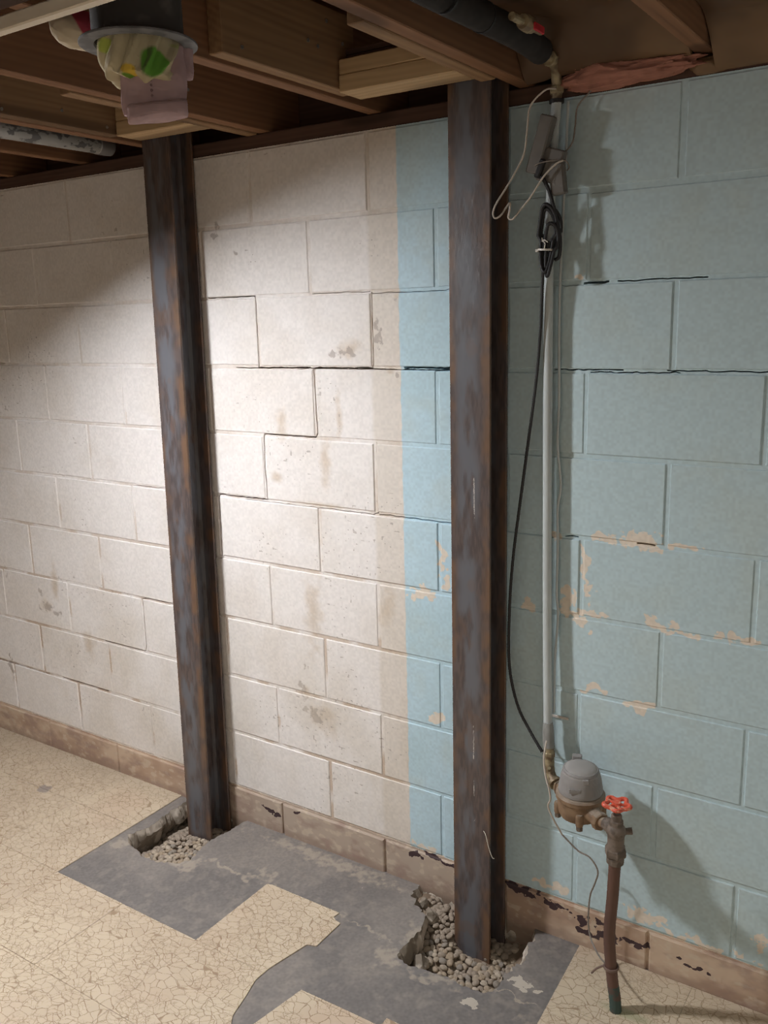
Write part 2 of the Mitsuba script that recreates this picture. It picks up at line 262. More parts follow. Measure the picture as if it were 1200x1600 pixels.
# ---------------------------------------------------------------- the back wall: blocks, mortar, cracks
H, L, BED0 = .2032, .4064, .115            # course height, block length, height of the ledge over the base course
XL, XR = -3.30, 2.26
bed = lambda b: BED0+(10-b)*H
def jag(pts, amp=.0018, step=.012):
    out = []
    for (a, b) in zip(pts[:-1], pts[1:]):
        a, b = np.array(a, float), np.array(b, float); n = max(2, int(np.linalg.norm(b-a)/step))
        for i in range(n): out.append(a+(b-a)*i/n+rng.normal(0, amp*.55, 2))
    return out+[np.array(pts[-1], float)]
J = .0028
CR = [([(-.60, bed(2)+J), (-L-.003, bed(2)+J), (-L-.004, bed(3)-.002), (-.002, bed(3)+.001), (J, bed(3)+.012), (J, bed(2))], .0014),
      ([(-.50, bed(3)-J), (-.22, bed(3)-J)], .0010),
      ([(.30, bed(3)-J), (-.2032-.002, bed(3)-J), (-.2032+.004, bed(4)+.016), (-.2032-.004, bed(4)+J), (-L+.003, bed(4)+J), (-L-.002, bed(4)-.08), (-L+.002, bed(5)+J), (-.6096+.003, bed(5)+J), (-.6096-.003, bed(6)+.004)], .0017),
      ([(-.50, bed(5)-J), (-.012, bed(5)-J), (.006, bed(5)+J), (.006, bed(4))], .0008), ([(.008, bed(5)-.001), (.30, bed(5)-.003)], .0011),
      ([(.10, bed(3)+J), (.30, bed(3)+J)], .0019), ([(0.0, bed(2)-.004), (.30, bed(2)-.004)], .0006), ([(-.20, bed(2)+.001), (0., bed(2)+.002)], .0006),
      ([(-.80, bed(7)+J), (-.99, bed(7)+J), (-1.012, bed(7)-J), (-1.012, bed(8)+.03), (-1.02, bed(8)+J), (-1.24, bed(8)+J)], .0014),
      ([(-1.92, bed(3)+.002), (-1.66, bed(3)+.002)], .0008), ([(-1.0, bed(5)), (-.75, bed(5))], .0009), ([(-1.52, bed(9)+.002), (-1.25, bed(9)+.002), (-1.235, bed(9)+.02)], .0016),
      ([(-2.3, bed(9)-.002), (-1.6, bed(9)-.002)], .0012), ([(-1.625, bed(8)-.002), (-1.625, bed(9)+.02)], .0012), ([(-1.828, bed(9)-.01), (-1.828, bed(10))], .0016), ([(-1.422, bed(9)-.06), (-1.422, bed(10)+.005)], .0011),
      ([(.60, bed(2)-.002), (.66, bed(2)+.001)], .0018), ([(.68, bed(2)), (.88, bed(2))], .0010), ([(.53, bed(3)+J), (.70, bed(3)+J)], .0012), ([(.62, bed(3)-J), (.83, bed(3)-J)], .0010), ([(.80, bed(3)+.002), (1.1, bed(3)+.002)], .0010),
      ([(.565, bed(5)), (.60, bed(5))], .0013), ([(.745, bed(5)+.002), (.79, bed(5)+.001)], .0016)]
crack = unary_union([LineString(jag(p)).buffer(w*1.45, cap_style=2) for p, w in CR])
face = sbox(XL, .115, XR, bed(0)).difference(crack)
mortar = extr(face, 0, .05)                      # in (x, z, depth)
mortar.vertices = np.stack([mortar.vertices[:, 0], .0022+mortar.vertices[:, 2], mortar.vertices[:, 1]], 1); mortar.invert()
backing = trimesh.creation.box(bounds=[[XL, .052, -.25], [XR, .20, bed(0)]])
low = trimesh.creation.box(bounds=[[XL, .001, -.25], [XR, .052, .115]])
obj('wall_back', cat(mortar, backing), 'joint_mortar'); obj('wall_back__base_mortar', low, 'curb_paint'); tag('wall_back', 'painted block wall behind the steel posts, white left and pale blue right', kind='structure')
JW = .0048
def block(x0, x1, z0, z1, yf, c=.0028):
    def rect(d, y): return [(x0+d, y, z0+d), (x1-d, y, z0+d), (x1-d, y, z1-d), (x0+d, y, z1-d)]
    V = np.array(rect(c, yf)+rect(c*.3, yf+c*.5)+rect(0, yf+c*1.3)+rect(0, .03)); F = [(0, 1, 2), (0, 2, 3)]
    for k in range(3):
        for i in range(4):
            a, b = 4*k+i, 4*k+(i+1) % 4; F += [(a, a+4, b+4), (a, b+4, b)]
    return tm(V, F)
for r in range(10):
    off = 0 if r % 2 == 0 else .5
    k = math.floor(XL/L)-1
    while True:
        x0, x1 = (k+off)*L, (k+off+1)*L; k += 1
        if x1 < XL+.05: continue
        if x0 > XR-.05: break
        x0, x1 = max(x0, XL), min(x1, XR)
        j = rng.normal(0, .0011, 4)
        obj('wall_back__block', block(x0+JW+j[0], x1-JW+j[1], bed(r+1)+JW+j[2]*.6, bed(r)-JW+j[3]*.6, -.0005+rng.uniform(-.0012, .0008)), 'paint_block')
k = -9
while k*L < XR:
    x0, x1 = max(k*L, XL), min((k+1)*L, XR); k += 1
    if x1-x0 < .05: continue
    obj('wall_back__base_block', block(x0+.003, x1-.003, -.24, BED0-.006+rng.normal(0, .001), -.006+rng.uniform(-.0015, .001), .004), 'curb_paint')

# other walls of the room, all unseen, placed and kept pale to bounce light
for nm, b in (('unseen_wall_left', [[XL-.1, -3.75, -.1], [XL, .2, 2.46]]), ('unseen_wall_right', [[XR, -3.75, -.1], [XR+.1, .2, 2.46]]), ('unseen_wall_front', [[XL-.1, -3.85, -.1], [XR+.1, -3.75, 2.46]])):
    obj(nm, trimesh.creation.box(bounds=b), 'room_paint'); tag(nm, {'unseen_wall_left': 'unseen plain painted end wall far to the left, placed to bounce light', 'unseen_wall_right': 'unseen plain painted end wall to the right, placed to bounce light', 'unseen_wall_front': 'unseen plain painted wall facing the block wall, placed to bounce light'}[nm], kind='structure')

# ---------------------------------------------------------------- floor: slab with two holes, tiles
def rough_ring(pts, amp, step=.012):
    ring = []
    P = [np.array(q, float) for q in pts]
    for a, b in zip(P, P[1:]+P[:1]):
        n = max(1, int(np.linalg.norm(b-a)/step))
        for i in range(n): ring.append(a+(b-a)*i/n+rng.normal(0, amp, 2))
    return ring
HOLE1 = [(-.842,.004),(-.838,-.051),(-.846,-.092),(-.828,-.206),(-.852,-.285),(-.819,-.313),(-.727,-.338),(-.648,-.337),(-.590,-.308),(-.570,-.277),(-.585,-.212),(-.590,-.172),(-.582,-.102),(-.572,-.031),(-.572,.004)]
HOLE2 = [(.120,.004),(.122,-.030),(.130,-.062),(.167,-.091),(.214,-.122),(.232,-.183),(.225,-.260),(.231,-.304),(.278,-.315),(.344,-.303),(.392,-.300),(.444,-.303),(.492,-.300),(.506,-.283),(.510,-.254),(.507,-.210),(.525,-.143),(.520,-.088),(.508,-.066),(.519,-.049),(.504,-.012),(.50,.004)]
holes = [Polygon(rough_ring(h, .0028, .008)).buffer(0) for h in (HOLE1, HOLE2)]
SLAB = -.003
slab = sbox(XL, -3.75, XR, .004).difference(unary_union(holes))
obj('floor', extr(slab, -.02, SLAB), 'mastic_slab'); tag('floor', 'basement floor slab, dark adhesive-stained concrete showing where tiles are gone', kind='structure')
MASTIC = [(-.883,.01),(-.875,-.542),(-.574,-.539),(-.277,-.534),(-.274,-.244),(-.254,-.239),(-.13,-.238),(-.005,-.237),(-.009,-.262),(.005,-.271),(.030,-.275),(.035,-.366),(.022,-.386),(-.002,-.394),(-.010,-.43),(-.019,-.47),(-.030,-.52),(-.032,-.571),(-.015,-.627),(.001,-.692),(.020,-.72),(.032,-.76),(.06,-.78),(.062,-.70),(.092,-.536),(.21,-.532),(.33,-.530),(.33,-.50),(.64,-.50),(.648,-.326),(.630,.01)]
mast = Polygon(MASTIC)
P0, TX0, TY0 = .3015, -.277, -.239
nfull = None; rr = np.random.default_rng(3)
edge = LineString([(-.03, -.43), (-.032, -.571), (.001, -.692), (.06, -.78)]).buffer(.001)
ms = Polygon([q for q in MASTIC])
for j in range(-12, 2):
    for i in range(-11, 9):
        x0, y0 = TX0+i*P0, TY0+j*P0
        full = sbox(x0+.0004, y0+.0004, x0+P0-.0004, y0+P0-.0004)
        t = full.intersection(sbox(XL, -3.74, XR, -.007)).difference(ms).difference(unary_union(holes).buffer(.004))
        if t.area < .0012: continue
        if abs(t.area-full.area) < 1e-7:
            if nfull is None: nfull = mikit.ply(cbox(.0004, P0-.0004, .0004, P0-.0004, SLAB, 0, .0004), 'material_floor_tile')
            scene[numbered('floor__tile')] = {**nfull, 'to_world': T().translate([x0, y0, rr.uniform(-.0004, .0002)])}
        else:
            for g in getattr(t, 'geoms', [t]):
                if g.area > .0008: obj('floor__tile', extr(g, SLAB, 0), 'floor_tile')

# broken sides of the holes
def in_poly(poly, x, y): return poly.contains(Point(x, y))
def rim_mesh(poly, depth, under, seed, rings=7):
    c = np.array(poly.exterior.coords)[:-1]
    if not poly.exterior.is_ccw: c = c[::-1]
    d = np.roll(c, -1, 0)-np.roll(c, 1, 0); nrm = np.stack([d[:, 1], -d[:, 0]], 1); nrm /= np.linalg.norm(nrm, axis=1, keepdims=True)+1e-9
    V = []
    for k in range(rings):
        t = k/(rings-1); z = SLAB-.0005-depth*t
        q = np.c_[c*14, np.full(len(c), z*22+seed)]
        a = (meshkit.fbm(q, 3, seed)-.5)
        off = -.010*math.sin(min(t*2.2, 1)*math.pi)*1.2+under*max(0, t-.30)+a*.052*min(1, t*4)
        p = c+nrm*np.asarray(off).reshape(-1, 1)
        p[:, 1] = np.minimum(p[:, 1], .003)
        V.append(np.c_[p, z+(a*.02 if 0 < k < rings-1 else 0*a)])
    n = len(c); F = []
    for k in range(rings-1):
        for i in range(n):
            a, b = k*n+i, k*n+(i+1) % n; F += [(a, b, b+n), (a, b+n, a+n)]
    return tm(np.vstack(V), F)
obj('floor__hole_edge', rim_mesh(holes[0], .15, .06, 3), 'broken_concrete', smooth=35); tag('floor__hole_edge', 'rough broken concrete side of the hole at the left post')
obj('floor__hole_edge', rim_mesh(holes[1], .16, .02, 9), 'broken_concrete', smooth=35); tag('floor__hole_edge_001', 'rough broken concrete side of the hole at the right post')

# ---------------------------------------------------------------- gravel
def pebble_mesh(seed):
    g = np.random.default_rng(seed); m = trimesh.creation.icosphere(subdivisions=2, radius=1)
    v = m.vertices; n = meshkit.fbm(v*1.1+seed*3, 2, seed); v = v*(.75+.5*n)[:, None]*np.array([1.0, g.uniform(.65, .85), g.uniform(.5, .68)])
    m.vertices = v; return m
peb = [[mikit.ply(pebble_mesh(s), f'material_pebble_stone_{k}', smooth=True) for k in range(5)] for s in range(5)]
def gh1(x, y): return -.052-.05*np.clip((-.74-x)/.10, 0, 1)-.012*np.clip((y+.12)/.1, 0, 1)+.008*np.sin(x*40)*np.cos(y*33)
def gh2(x, y): return -.086+.052*np.clip((y+.24)/.2, 0, 1)*np.clip((.34-x)/.05, 0, 1)-.05*np.clip((.265-x)/.03, 0, 1)*np.clip((-.20-y)/.06, 0, 1)-.01*np.clip((x-.42)/.1, 0, 1)+.008*np.sin(x*45)*np.cos(y*38)
def gravel(name, label, poly, gh, post, nmax, seed, dirt_side):
    g = np.random.default_rng(seed); root = thing(name, label, 'gravel')
    x0, y0, x1, y1 = poly.bounds; inner = poly.buffer(.03)
    X, Y = np.meshgrid(np.arange(x0-.04, x1+.05, .012), np.arange(y0-.04, min(y1, .0)+.001, .012), indexing='ij')
    Y = np.minimum(Y, 0.0)
    Z = gh(X, Y)-.010+.010*meshkit.fbm(np.stack([X*60, Y*60, 0*X], -1), 2, seed)
    if dirt_side is not None: Z += dirt_side(X, Y)
    a, b = X.shape; idx = np.arange(a*b).reshape(a, b)
    q = np.stack([idx[:-1, :-1], idx[1:, :-1], idx[1:, 1:], idx[:-1, 1:]], -1).reshape(-1, 4)
    obj(root+'__soil', (np.stack([X, Y, Z], -1).reshape(-1, 3), q), 'dirt', smooth=True)
    pts = []; tries = 0
    while len(pts) < nmax+260 and tries < 40000:
        tries += 1
        x, y = g.uniform(x0-.02, x1+.02), g.uniform(y0-.02, -.012); r = g.uniform(.0068, .0118)
        if not inner.contains(Point(x, y)): continue
        if post[0]-.008 < x < post[1]+.008 and (-.128 < y < -.098): continue
        if dirt_side is not None and dirt_side(np.array(x), np.array(y)) > .012: continue
        if any((x-a)**2+(y-b)**2 < (.78*(r+c))**2 for a, b, c in pts[-4000:]): continue
        pts.append((x, y, r))
    d = np.array([np.linalg.norm(np.array([x, y, -.06])-CAM) for x, y, r in pts])
    inside = np.array([poly.buffer(-.004).contains(Point(x, y)) for x, y, r in pts])
    order = np.argsort(d+10*(~inside)); rest = []
    for n, i in enumerate(order):
        x, y, r = pts[i]; z = float(gh(np.array(x), np.array(y)))+g.uniform(.001, .009)
        A = T().translate([x, y, z]).rotate([0, 0, 1], g.uniform(0, 360)).rotate([1, 0, 0], g.uniform(-30, 30)).scale([r*1.25]*3)
        if n < nmax:
            scene[numbered(root+'__pebble')] = {**peb[g.integers(5)][g.choice(5, p=[.3, .22, .16, .16, .16])], 'to_world': A}
        else:
            m = pebble_mesh(int(g.integers(5))); m.apply_transform(np.array(A.matrix)); rest.append(m)
    for _ in range(240):         # lower layer, seen in the gaps
        x, y = g.uniform(x0, x1), g.uniform(y0, -.015); r = .009
        if inner.contains(Point(x, y)) and (dirt_side is None or dirt_side(np.array(x), np.array(y)) < .012):
            m = pebble_mesh(int(g.integers(5))); A = T().translate([x, y, float(gh(np.array(x), np.array(y)))-.009]).rotate([0, 0, 1], g.uniform(0, 360)).scale([r*1.2]*3)
            m.apply_transform(np.array(A.matrix)); rest.append(m)
    k = obj(root+'__loose_gravel', cat(*rest), 'pebble_stone_1', smooth=True); tag(k, 'smaller stones filling in between the pebbles', kind='stuff')
gravel('gravel_bed', 'bed of grey-brown pebbles in the broken hole around the left steel post', holes[0], gh1, (-.75, -.63), 150, 11, None)
ds2 = lambda x, y: .014*np.clip((.205-x)/.04, 0, 1)*np.clip((y+.16)/.06, 0, 1)+.03*np.clip((x-.43)/.05, 0, 1)*np.clip((y+.10)/.06, 0, 1)
gravel('gravel_bed', 'bed of tan pebbles in the larger broken hole around the right steel post', holes[1], gh2, (.292, .415), 220, 12, ds2)
# lumps of broken concrete lying at the left side of the right hole
for (x, y, z, s, l) in ((.262, -.232, -.060, .034, 'pale triangular lump of concrete leaning in the hole left of the right post'), (.212, -.085, -.022, .030, 'rough concrete lump at the back left of the right hole'), (.165, -.050, -.024, .022, 'small concrete chunk against the back edge of the right hole')):
    g = np.random.default_rng(int(1000*x)); pt = g.normal(size=(16, 3)); pt /= np.linalg.norm(pt, axis=1, keepdims=True); pt *= np.array([.7, .8, 1.])*s
    k = obj('concrete_chunk', trimesh.convex.convex_hull(pt+np.array([x, y, z])), 'broken_concrete'); tag(k, l, 'rubble')

# ---------------------------------------------------------------- steel posts (wide flange sections)
def post(label, corner, w, z0, z1, shx, shy):
    """corner(z) = left front edge of the front flange"""
    root = thing('steel_post', label, 'post'); tf, tw, rr_ = .0088, .0072, .0025
    def prism(poly):
        m = extr(poly, 0, 1)
        v = m.vertices.copy(); z = z0+(z1-z0)*v[:, 2]
        m.vertices = np.stack([v[:, 0]+corner[0]+shx*(z-1.3), v[:, 1]+corner[1]+shy*(z-1.3), z], 1); return m
    D = .0985
    rnd = lambda p: p.buffer(-rr_).buffer(rr_, quad_segs=3)
    obj(root+'__front_flange', prism(rnd(sbox(0, 0, w, tf))), 'mill_steel', smooth=30)
    fil = [Polygon([(w/2+s*tw/2, y), (w/2+s*(tw/2+.008), y), (w/2+s*tw/2, y+q*.008)]) for s in (-1, 1) for y, q in ((tf, 1), (D-tf, -1))]
    obj(root+'__web', prism(unary_union([sbox(w/2-tw/2, tf, w/2+tw/2, D-tf)]+[f.buffer(1e-6) for f in fil])), 'mill_steel')
    obj(root+'__back_flange', prism(rnd(sbox(0, D-tf, w, D))), 'mill_steel', smooth=30)
    return root
post('left dark steel post with blue-grey scale, standing in the smaller gravel hole', (-.7325, -.1075), .109, -.15, 2.30, .0085, .006)
post('right dark steel post, rust-edged with pale scratches, standing in the larger gravel hole', (.2990, -.1035), .1105, -.15, 2.33, .001, .001)

# ---------------------------------------------------------------- floor framing overhead
SZ = 2.185; JH = .235; CZ = SZ+JH
obj('ceiling', trimesh.creation.box(bounds=[[XL-.1, -3.85, CZ+.024], [XR+.1, .2, CZ+.09]]), 'plank_wood'); tag('ceiling', 'underside of the floor above, dark boards over the joists', kind='structure')
y = -3.74; k = 0
while y < .0:
    y1 = min(y+.139, .06)
    obj('ceiling__plank', cbox(XL, XR, y, y1, CZ, CZ+.022, .002), 'plank_wood'); y += .1415
k = obj('sill_plate', cbox(XL, XR, .004, .145, bed(0)+.0005, SZ, .003), 'dark_wood'); tag(k, 'dark stained wooden sill plate lying on top of the block wall', 'sill plate')
k = obj('rim_joist', cbox(XL, XR, .146, .184, bed(0)+.001, CZ-.001, .002), 'dark_wood'); tag(k, 'dark rim board closing the joist ends above the wall', 'rim board')
JT = .038
NAIL = trimesh.creation.cylinder(radius=.0042, height=.004, sections=10, transform=trimesh.geometry.align_vectors([0, 0, 1], [1, 0, 0]))
def nails(root, pts):
    for q in pts:
        m = NAIL.copy(); m.apply_translation(q); obj(root+'__nail', m, 'nail_steel')
JOIST = [(-2.33, 'floor joist farthest left beyond the grey pipe'), (-1.93, 'floor joist second from the far left, in the dark'), (-1.53, 'dark floor joist left of the grey speckled pipe, nearly out of view'), (-1.136, 'dark floor joist just left of the grey speckled pipe'), (-.768, 'floor joist directly left of the left post with a sistered board'), (-.368, 'long brown floor joist passing behind the towel, between left post and middle'),
         (.004, 'brown floor joist in the middle, with a short thick board nailed on its right face'), (.429, 'brown floor joist over the right post, with tan underside'), (.838, 'floor joist between kraft-faced insulation bays at upper right'), (1.24, 'floor joist at far right beyond the insulation'), (1.64, 'floor joist right of the view'), (2.04, 'last floor joist on the right')]
jroot = {}
for x, l in JOIST:
    k = obj('floor_joist', cbox(x, x+JT, -3.74, .145, SZ+.0003, CZ-.0003, .002), 'joist_wood'); tag(k, l, 'joist', 'floor joists'); jroot[x] = k
nails(jroot[-.368], [(-.368+JT, -.30, 2.24), (-.368+JT, -.345, 2.242)])
def sister(x0, x1, y0, y1, z0, z1, l, nl=()):
    k = obj('sister_board', cbox(x0, x1, y0, y1, z0, z1, .002), 'sister_wood'); tag(k, l, 'board'); nails(k, nl); return k
sister(-.7298, -.692, -1.9, -.212, SZ+.003, SZ+.19, 'long nail-studded board sistered to the joist left of the left post', [(-.692, -.40, 2.225), (-.692, -.255, 2.205), (-.692, -.58, 2.20), (-.692, -.9, 2.25)])
sister(-.4062, -.3685, -.628, .0, SZ-.004, SZ+.14, 'narrow board sistered on the left face of the joist behind the towel')
sister(.0422, .080, -.612, -.158, SZ+.009, SZ+.176, 'short thick board nailed on the right face of the middle joist', [(.080, -.555, 2.215), (.080, -.20, 2.215), (.080, -.205, 2.295), (.080, -.30, 2.27), (.080, -.335, 2.275), (.080, -.265, 2.33)])
sister(.391, .4288, -.625, -.112, SZ-.002, SZ+.14, 'board sistered on the left face of the joist over the right post')
def flat_block(x0, x1, y0, y1, z0, z1, rot, l):
    m = cbox(x0, x1, y0, y1, z0, z1, .002); c = np.array([(x0+x1)/2, (y0+y1)/2, 0]); m.apply_transform(trimesh.transformations.rotation_matrix(rot, [0, 0, 1], c))
    k = obj('blocking_board', m, 'block_wood'); tag(k, l, 'blocking')
flat_block(-.690, -.409, -.222, -.133, SZ, SZ+.038, .03, 'pale flat blocking board just above the left post, between two joists, lower of two')
flat_block(-.690, -.409, -.224, -.135, SZ+.0385, SZ+.076, .0, 'blocking board above the left post, upper of two')
flat_block(.083, .389, -.226, -.137, SZ, SZ+.038, .02, 'pale flat blocking board just above the right post, between two joists, lower of two')
flat_block(.083, .389, -.226, -.137, SZ+.0385, SZ+.072, .0, 'blocking board above the right post, upper of two')
for i, z in enumerate((.0725, .086)):
    k = obj('wood_shim', cbox(.085, .30-.05*i, -.20, -.15, SZ+z, SZ+z+.012, .001), 'dark_wood'); tag(k, ('lower' if i == 0 else 'upper')+' thin dark shim on top of the blocking above the right post', 'shim')

# insulation in the bays right of the right post
def batt(x0, x1, label, seed, y0=-1.75, lift=.055, y1=0., zt=-.030):
    ny, nx = 150, 36; Y, X = np.meshgrid(np.linspace(y0, y1, ny), np.linspace(0, 1, nx), indexing='ij')
    s = np.sin(X*np.pi); n = meshkit.fbm(np.stack([X*2.5+seed, Y*5, 0*X+seed], -1), 4, seed)
    rg = np.abs(meshkit.noise(np.stack([X*3.5+seed, Y*6, 0*X+2.], -1), seed)-.5)
    Z = SZ+lift-.030*s+.055*(n-.5)+.05*np.clip(.12-rg, 0, 1)
    endf = np.clip((Y-y1+.13)/.13, 0, 1); endf = endf*endf*(3-2*endf)
    Z = Z*(1-endf)+endf*(SZ+zt+.03*(n-.5))
    Z = np.maximum(Z, bed(0)+.004)
    V = np.stack([x0+(x1-x0)*X, Y, Z], -1).reshape(-1, 3); V2 = V.copy(); V2[:, 2] = CZ-.002
    i = np.arange(ny*nx).reshape(ny, nx); q = np.stack([i[:-1, :-1], i[1:, :-1], i[1:, 1:], i[:-1, 1:]], -1).reshape(-1, 4)
    e = np.concatenate([i[0, :], i[1:, -1], i[-1, -2::-1], i[-2:0:-1, 0]]); o = ny*nx
    F = [tuple(t) for t in np.vstack([q[:, [0, 1, 2]], q[:, [0, 2, 3]]])]+[(a+o, c+o, b+o) for a, b, c in np.vstack([q[:, [0, 1, 2]], q[:, [0, 2, 3]]])]
    for a, b in zip(e, np.roll(e, -1)): F += [(a, b, b+o), (a, b+o, a+o)]
    k = obj('insulation_batt', tm(np.vstack([V, V2]), F), 'kraft_paper', smooth=40); tag(k, label, 'insulation')
batt(.470, .836, 'brown paper-faced insulation batt in the bay right of the right post, above the pink fluff', 2, lift=.105, y1=-.035, zt=-.005)
batt(.879, 1.238, 'brown paper-faced insulation batt in the bay at the upper right corner', 5)
batt(1.281, 1.637, 'brown paper-faced insulation batt in the bay outside the right of the view', 8)
m = trimesh.creation.icosphere(subdivisions=4, radius=1); v = m.vertices
n = meshkit.fbm(v*3.2+3, 5, 4); v = v*(.62+.76*n)[:, None]
X = v[:, 0]; hump = .042*np.exp(-((X+.45)/.28)**2)
m.vertices = np.stack([.700+.150*X, -.026+.034*v[:, 1], SZ-.012+(.024+hump)*v[:, 2]-.0*X+.4*hump], 1)
m.vertices[:, 2] = np.maximum(m.vertices[:, 2], bed(0)+.001)
k = obj('insulation_tuft', m, 'pink_fiberglass', smooth=True); tag(k, 'torn pink fibreglass insulation bulging out over the top of the blue wall', 'insulation')
m = trimesh.creation.icosphere(subdivisions=3, radius=1); v = m.vertices*(.8+.4*meshkit.fbm(m.vertices*2+8, 3, 6))[:, None]
m.vertices = v*np.array([.040, .03, .020])+np.array([.862, .006, SZ-.020])
m.vertices[:, 2] = np.maximum(m.vertices[:, 2], bed(0)+.001)
k = obj('insulation_tuft', m, 'kraft_paper', smooth=True); tag(k, 'small crumpled insulation wad under the end of the right joist', 'insulation')

# ---------------------------------------------------------------- upper left: board, duct stub with rags, grey pipe
k = obj('painted_board', cbox(-1.6, .62, -1.222, -1.205, 2.069, 2.088, .002), 'white_board'); tag(k, 'off-white painted strip running across the upper left corner in front of the duct', 'board')
k = obj('dark_beam', cbox(-1.6, .62, -1.275, -1.2355, 2.086, SZ-.001, .002), 'dark_wood'); tag(k, 'dark board behind the off-white strip in the upper left corner', 'board')
DX, DY, DZ = .263, -1.0, 2.094
duct = thing('duct_stub', 'round dark iron duct stub with a flat flange, hanging between joists and stuffed with rags', 'duct')
obj(duct+'__pipe', lathe([(.066, .0), (.069, .0), (.069, .30), (.066, .30), (.066, .0)], (DX, DY, DZ), n=48), 'dark_iron', smooth=35)
obj(duct+'__flange', lathe([(.0655, .001), (.067, -.003), (.088, -.003), (.0895, -.002), (.0895, .0005), (.088, .002), (.067, .003), (.0655, .001)], (DX, DY, DZ), n=48), 'flange_iron', smooth=35)
obj(duct+'__seam', lathe([(.0685, .085), (.0705, .088), (.0705, .094), (.0685, .097)], (DX, DY, DZ), n=48), 'dark_iron', smooth=35)
# patterned rag: a gathered bulging pouch hanging out of the duct
cr_ = np.array([DX-CAM[0], DY-CAM[1], 0]); cr_ /= np.linalg.norm(cr_); sd = np.array([cr_[1], -cr_[0], 0])   # line of sight in plan, and its right
na, nv = 120, 44; A, V_ = np.meshgrid(np.linspace(0, 2*np.pi, na, endpoint=False), np.linspace(0, 1, nv), indexing='ij')
S = np.sin(A); lob = np.where(np.cos(A) > 0, 1, 1)
sw = A+1.3*V_-.35+.25*np.sin(A*2)
fold = ((.5-np.abs(np.sin(sw*4.5)))*.011+(.4-np.abs(np.sin(sw*8+V_*2)))*.005)*np.sin(np.pi*np.clip(V_*1.15, 0, 1))+.0012*np.sin(sw*31+2)
R = (.056+.005*np.sin(np.pi*V_)-.012*V_**3)*(1-np.clip((V_-.80)/.2, 0, 1)**2)+fold*(1-np.clip((V_-.9)/.1, 0, 1))
Zr = DZ+.040-(.094+.004*np.sin(A*2+.6)+.0035*np.sin(A*7))*np.sin(V_*np.pi/2)
P3 = np.array([DX, DY, 0])+(R*np.sin(A))[..., None]*sd+(-R*np.cos(A)*.92)[..., None]*cr_; P3[..., 2] = Zr
def quads(na, nv, wrap=True):
    F = []
    for i in range(na if wrap else na-1):
        for j in range(nv-1):
            a, b = i*nv+j, ((i+1) % na)*nv+j; F += [(a, b, b+1), (a, b+1, a+1)]
    return np.array(F)
UVr = np.stack([((A+np.pi) % (2*np.pi))/(2*np.pi), np.clip((DZ-.002-Zr)/.052, -1, 2)], -1).reshape(-1, 2)
k = obj('patterned_rag', tm(P3.reshape(-1, 3), quads(na, nv)), 'print_rag', smooth=True, uv=UVr); tag(k, 'cream rag printed with green and yellow, stuffed into the mouth of the duct', 'rag')
# pink towel: folded, hanging below the rag
tw = thing('pink_towel', 'dusty pink folded towel hanging below the patterned rag in the duct', 'towel')
def slabcloth(w, h, t, seed, n=26):
    m = unman(man(trimesh.creation.box(extents=[w, t, h])).refine_to_length(.006)); v = m.vertices.copy()
    e = np.clip((np.abs(v[:, 0])/(w/2)), 0, 1)**6; e2 = np.clip((np.abs(v[:, 2])/(h/2)), 0, 1)**8
    v[:, 1] *= (1-.45*e)*(1-.45*e2); v[:, 0] *= 1-.05*e2
    d = meshkit.fbm(v*32+seed, 3, seed)-.5; v[:, 1] += d*.014; v[:, 2] += (meshkit.fbm(v*30+5+seed, 2, seed)-.5)*.010; v[:, 0] += (meshkit.fbm(v*30+9+seed, 2, seed)-.5)*.008
    return v, m.faces
def put(v, o):  # x = along sd, y = along -line of sight depth, z up
    return np.array(o)+v[:, :1]*sd+v[:, 1:2]*cr_+v[:, 2:]*np.array([0, 0, 1.])
TO = np.array([DX+.018*sd[0], DY+.018*sd[1], 2.046])
v, f = slabcloth(.100, .110, .045, 3); sh = v.copy(); sh[:, 0] += -.04*(sh[:, 2]*-.12)
obj(tw+'__body', tm(put(sh, TO), f), 'pink_towel', smooth=True)
v, f = slabcloth(.092, .026, .056, 5); v[:, 2] += .12*v[:, 0]
obj(tw+'__hem', tm(put(v, TO+np.array([.003, -.0, -.048])), f), 'pink_towel', smooth=True)
st = [TO-sd*.004-cr_*.0240+np.array([0, 0, .030-.0075*i]) for i in range(9)]
obj(tw+'__stitching', cat(*[trimesh.creation.icosphere(subdivisions=1, radius=.0020).apply_translation(q) for q in st]), 'towel_stitch', smooth=True)
v, f = slabcloth(.022, .05, .03, 8); obj(tw+'__loose_fold', tm(put(v, TO+sd*.052+np.array([0, 0, .030])+cr_*.012), f), 'pink_towel', smooth=True)
# cream and pink cloth beside the duct
m = trimesh.creation.icosphere(subdivisions=4, radius=1); v = m.vertices*(.85+.3*meshkit.fbm(m.vertices*1.6+2, 3, 2))[:, None]
UVc = np.stack([.5+.5*v@sd, .5+.5*v[:, 2]], 1)
k = obj('cloth_bundle', tm(np.array([.118, -.99, 2.142])+(v@sd)[:, None]*sd*.046+(v@cr_)[:, None]*cr_*.028+v[:, 2:]*np.array([0, 0, .030]), m.faces), 'cream_cloth', smooth=True, uv=UVc); tag(k, 'bundle of cream and crimson cloth tucked beside the duct, behind the off-white strip', 'cloth')
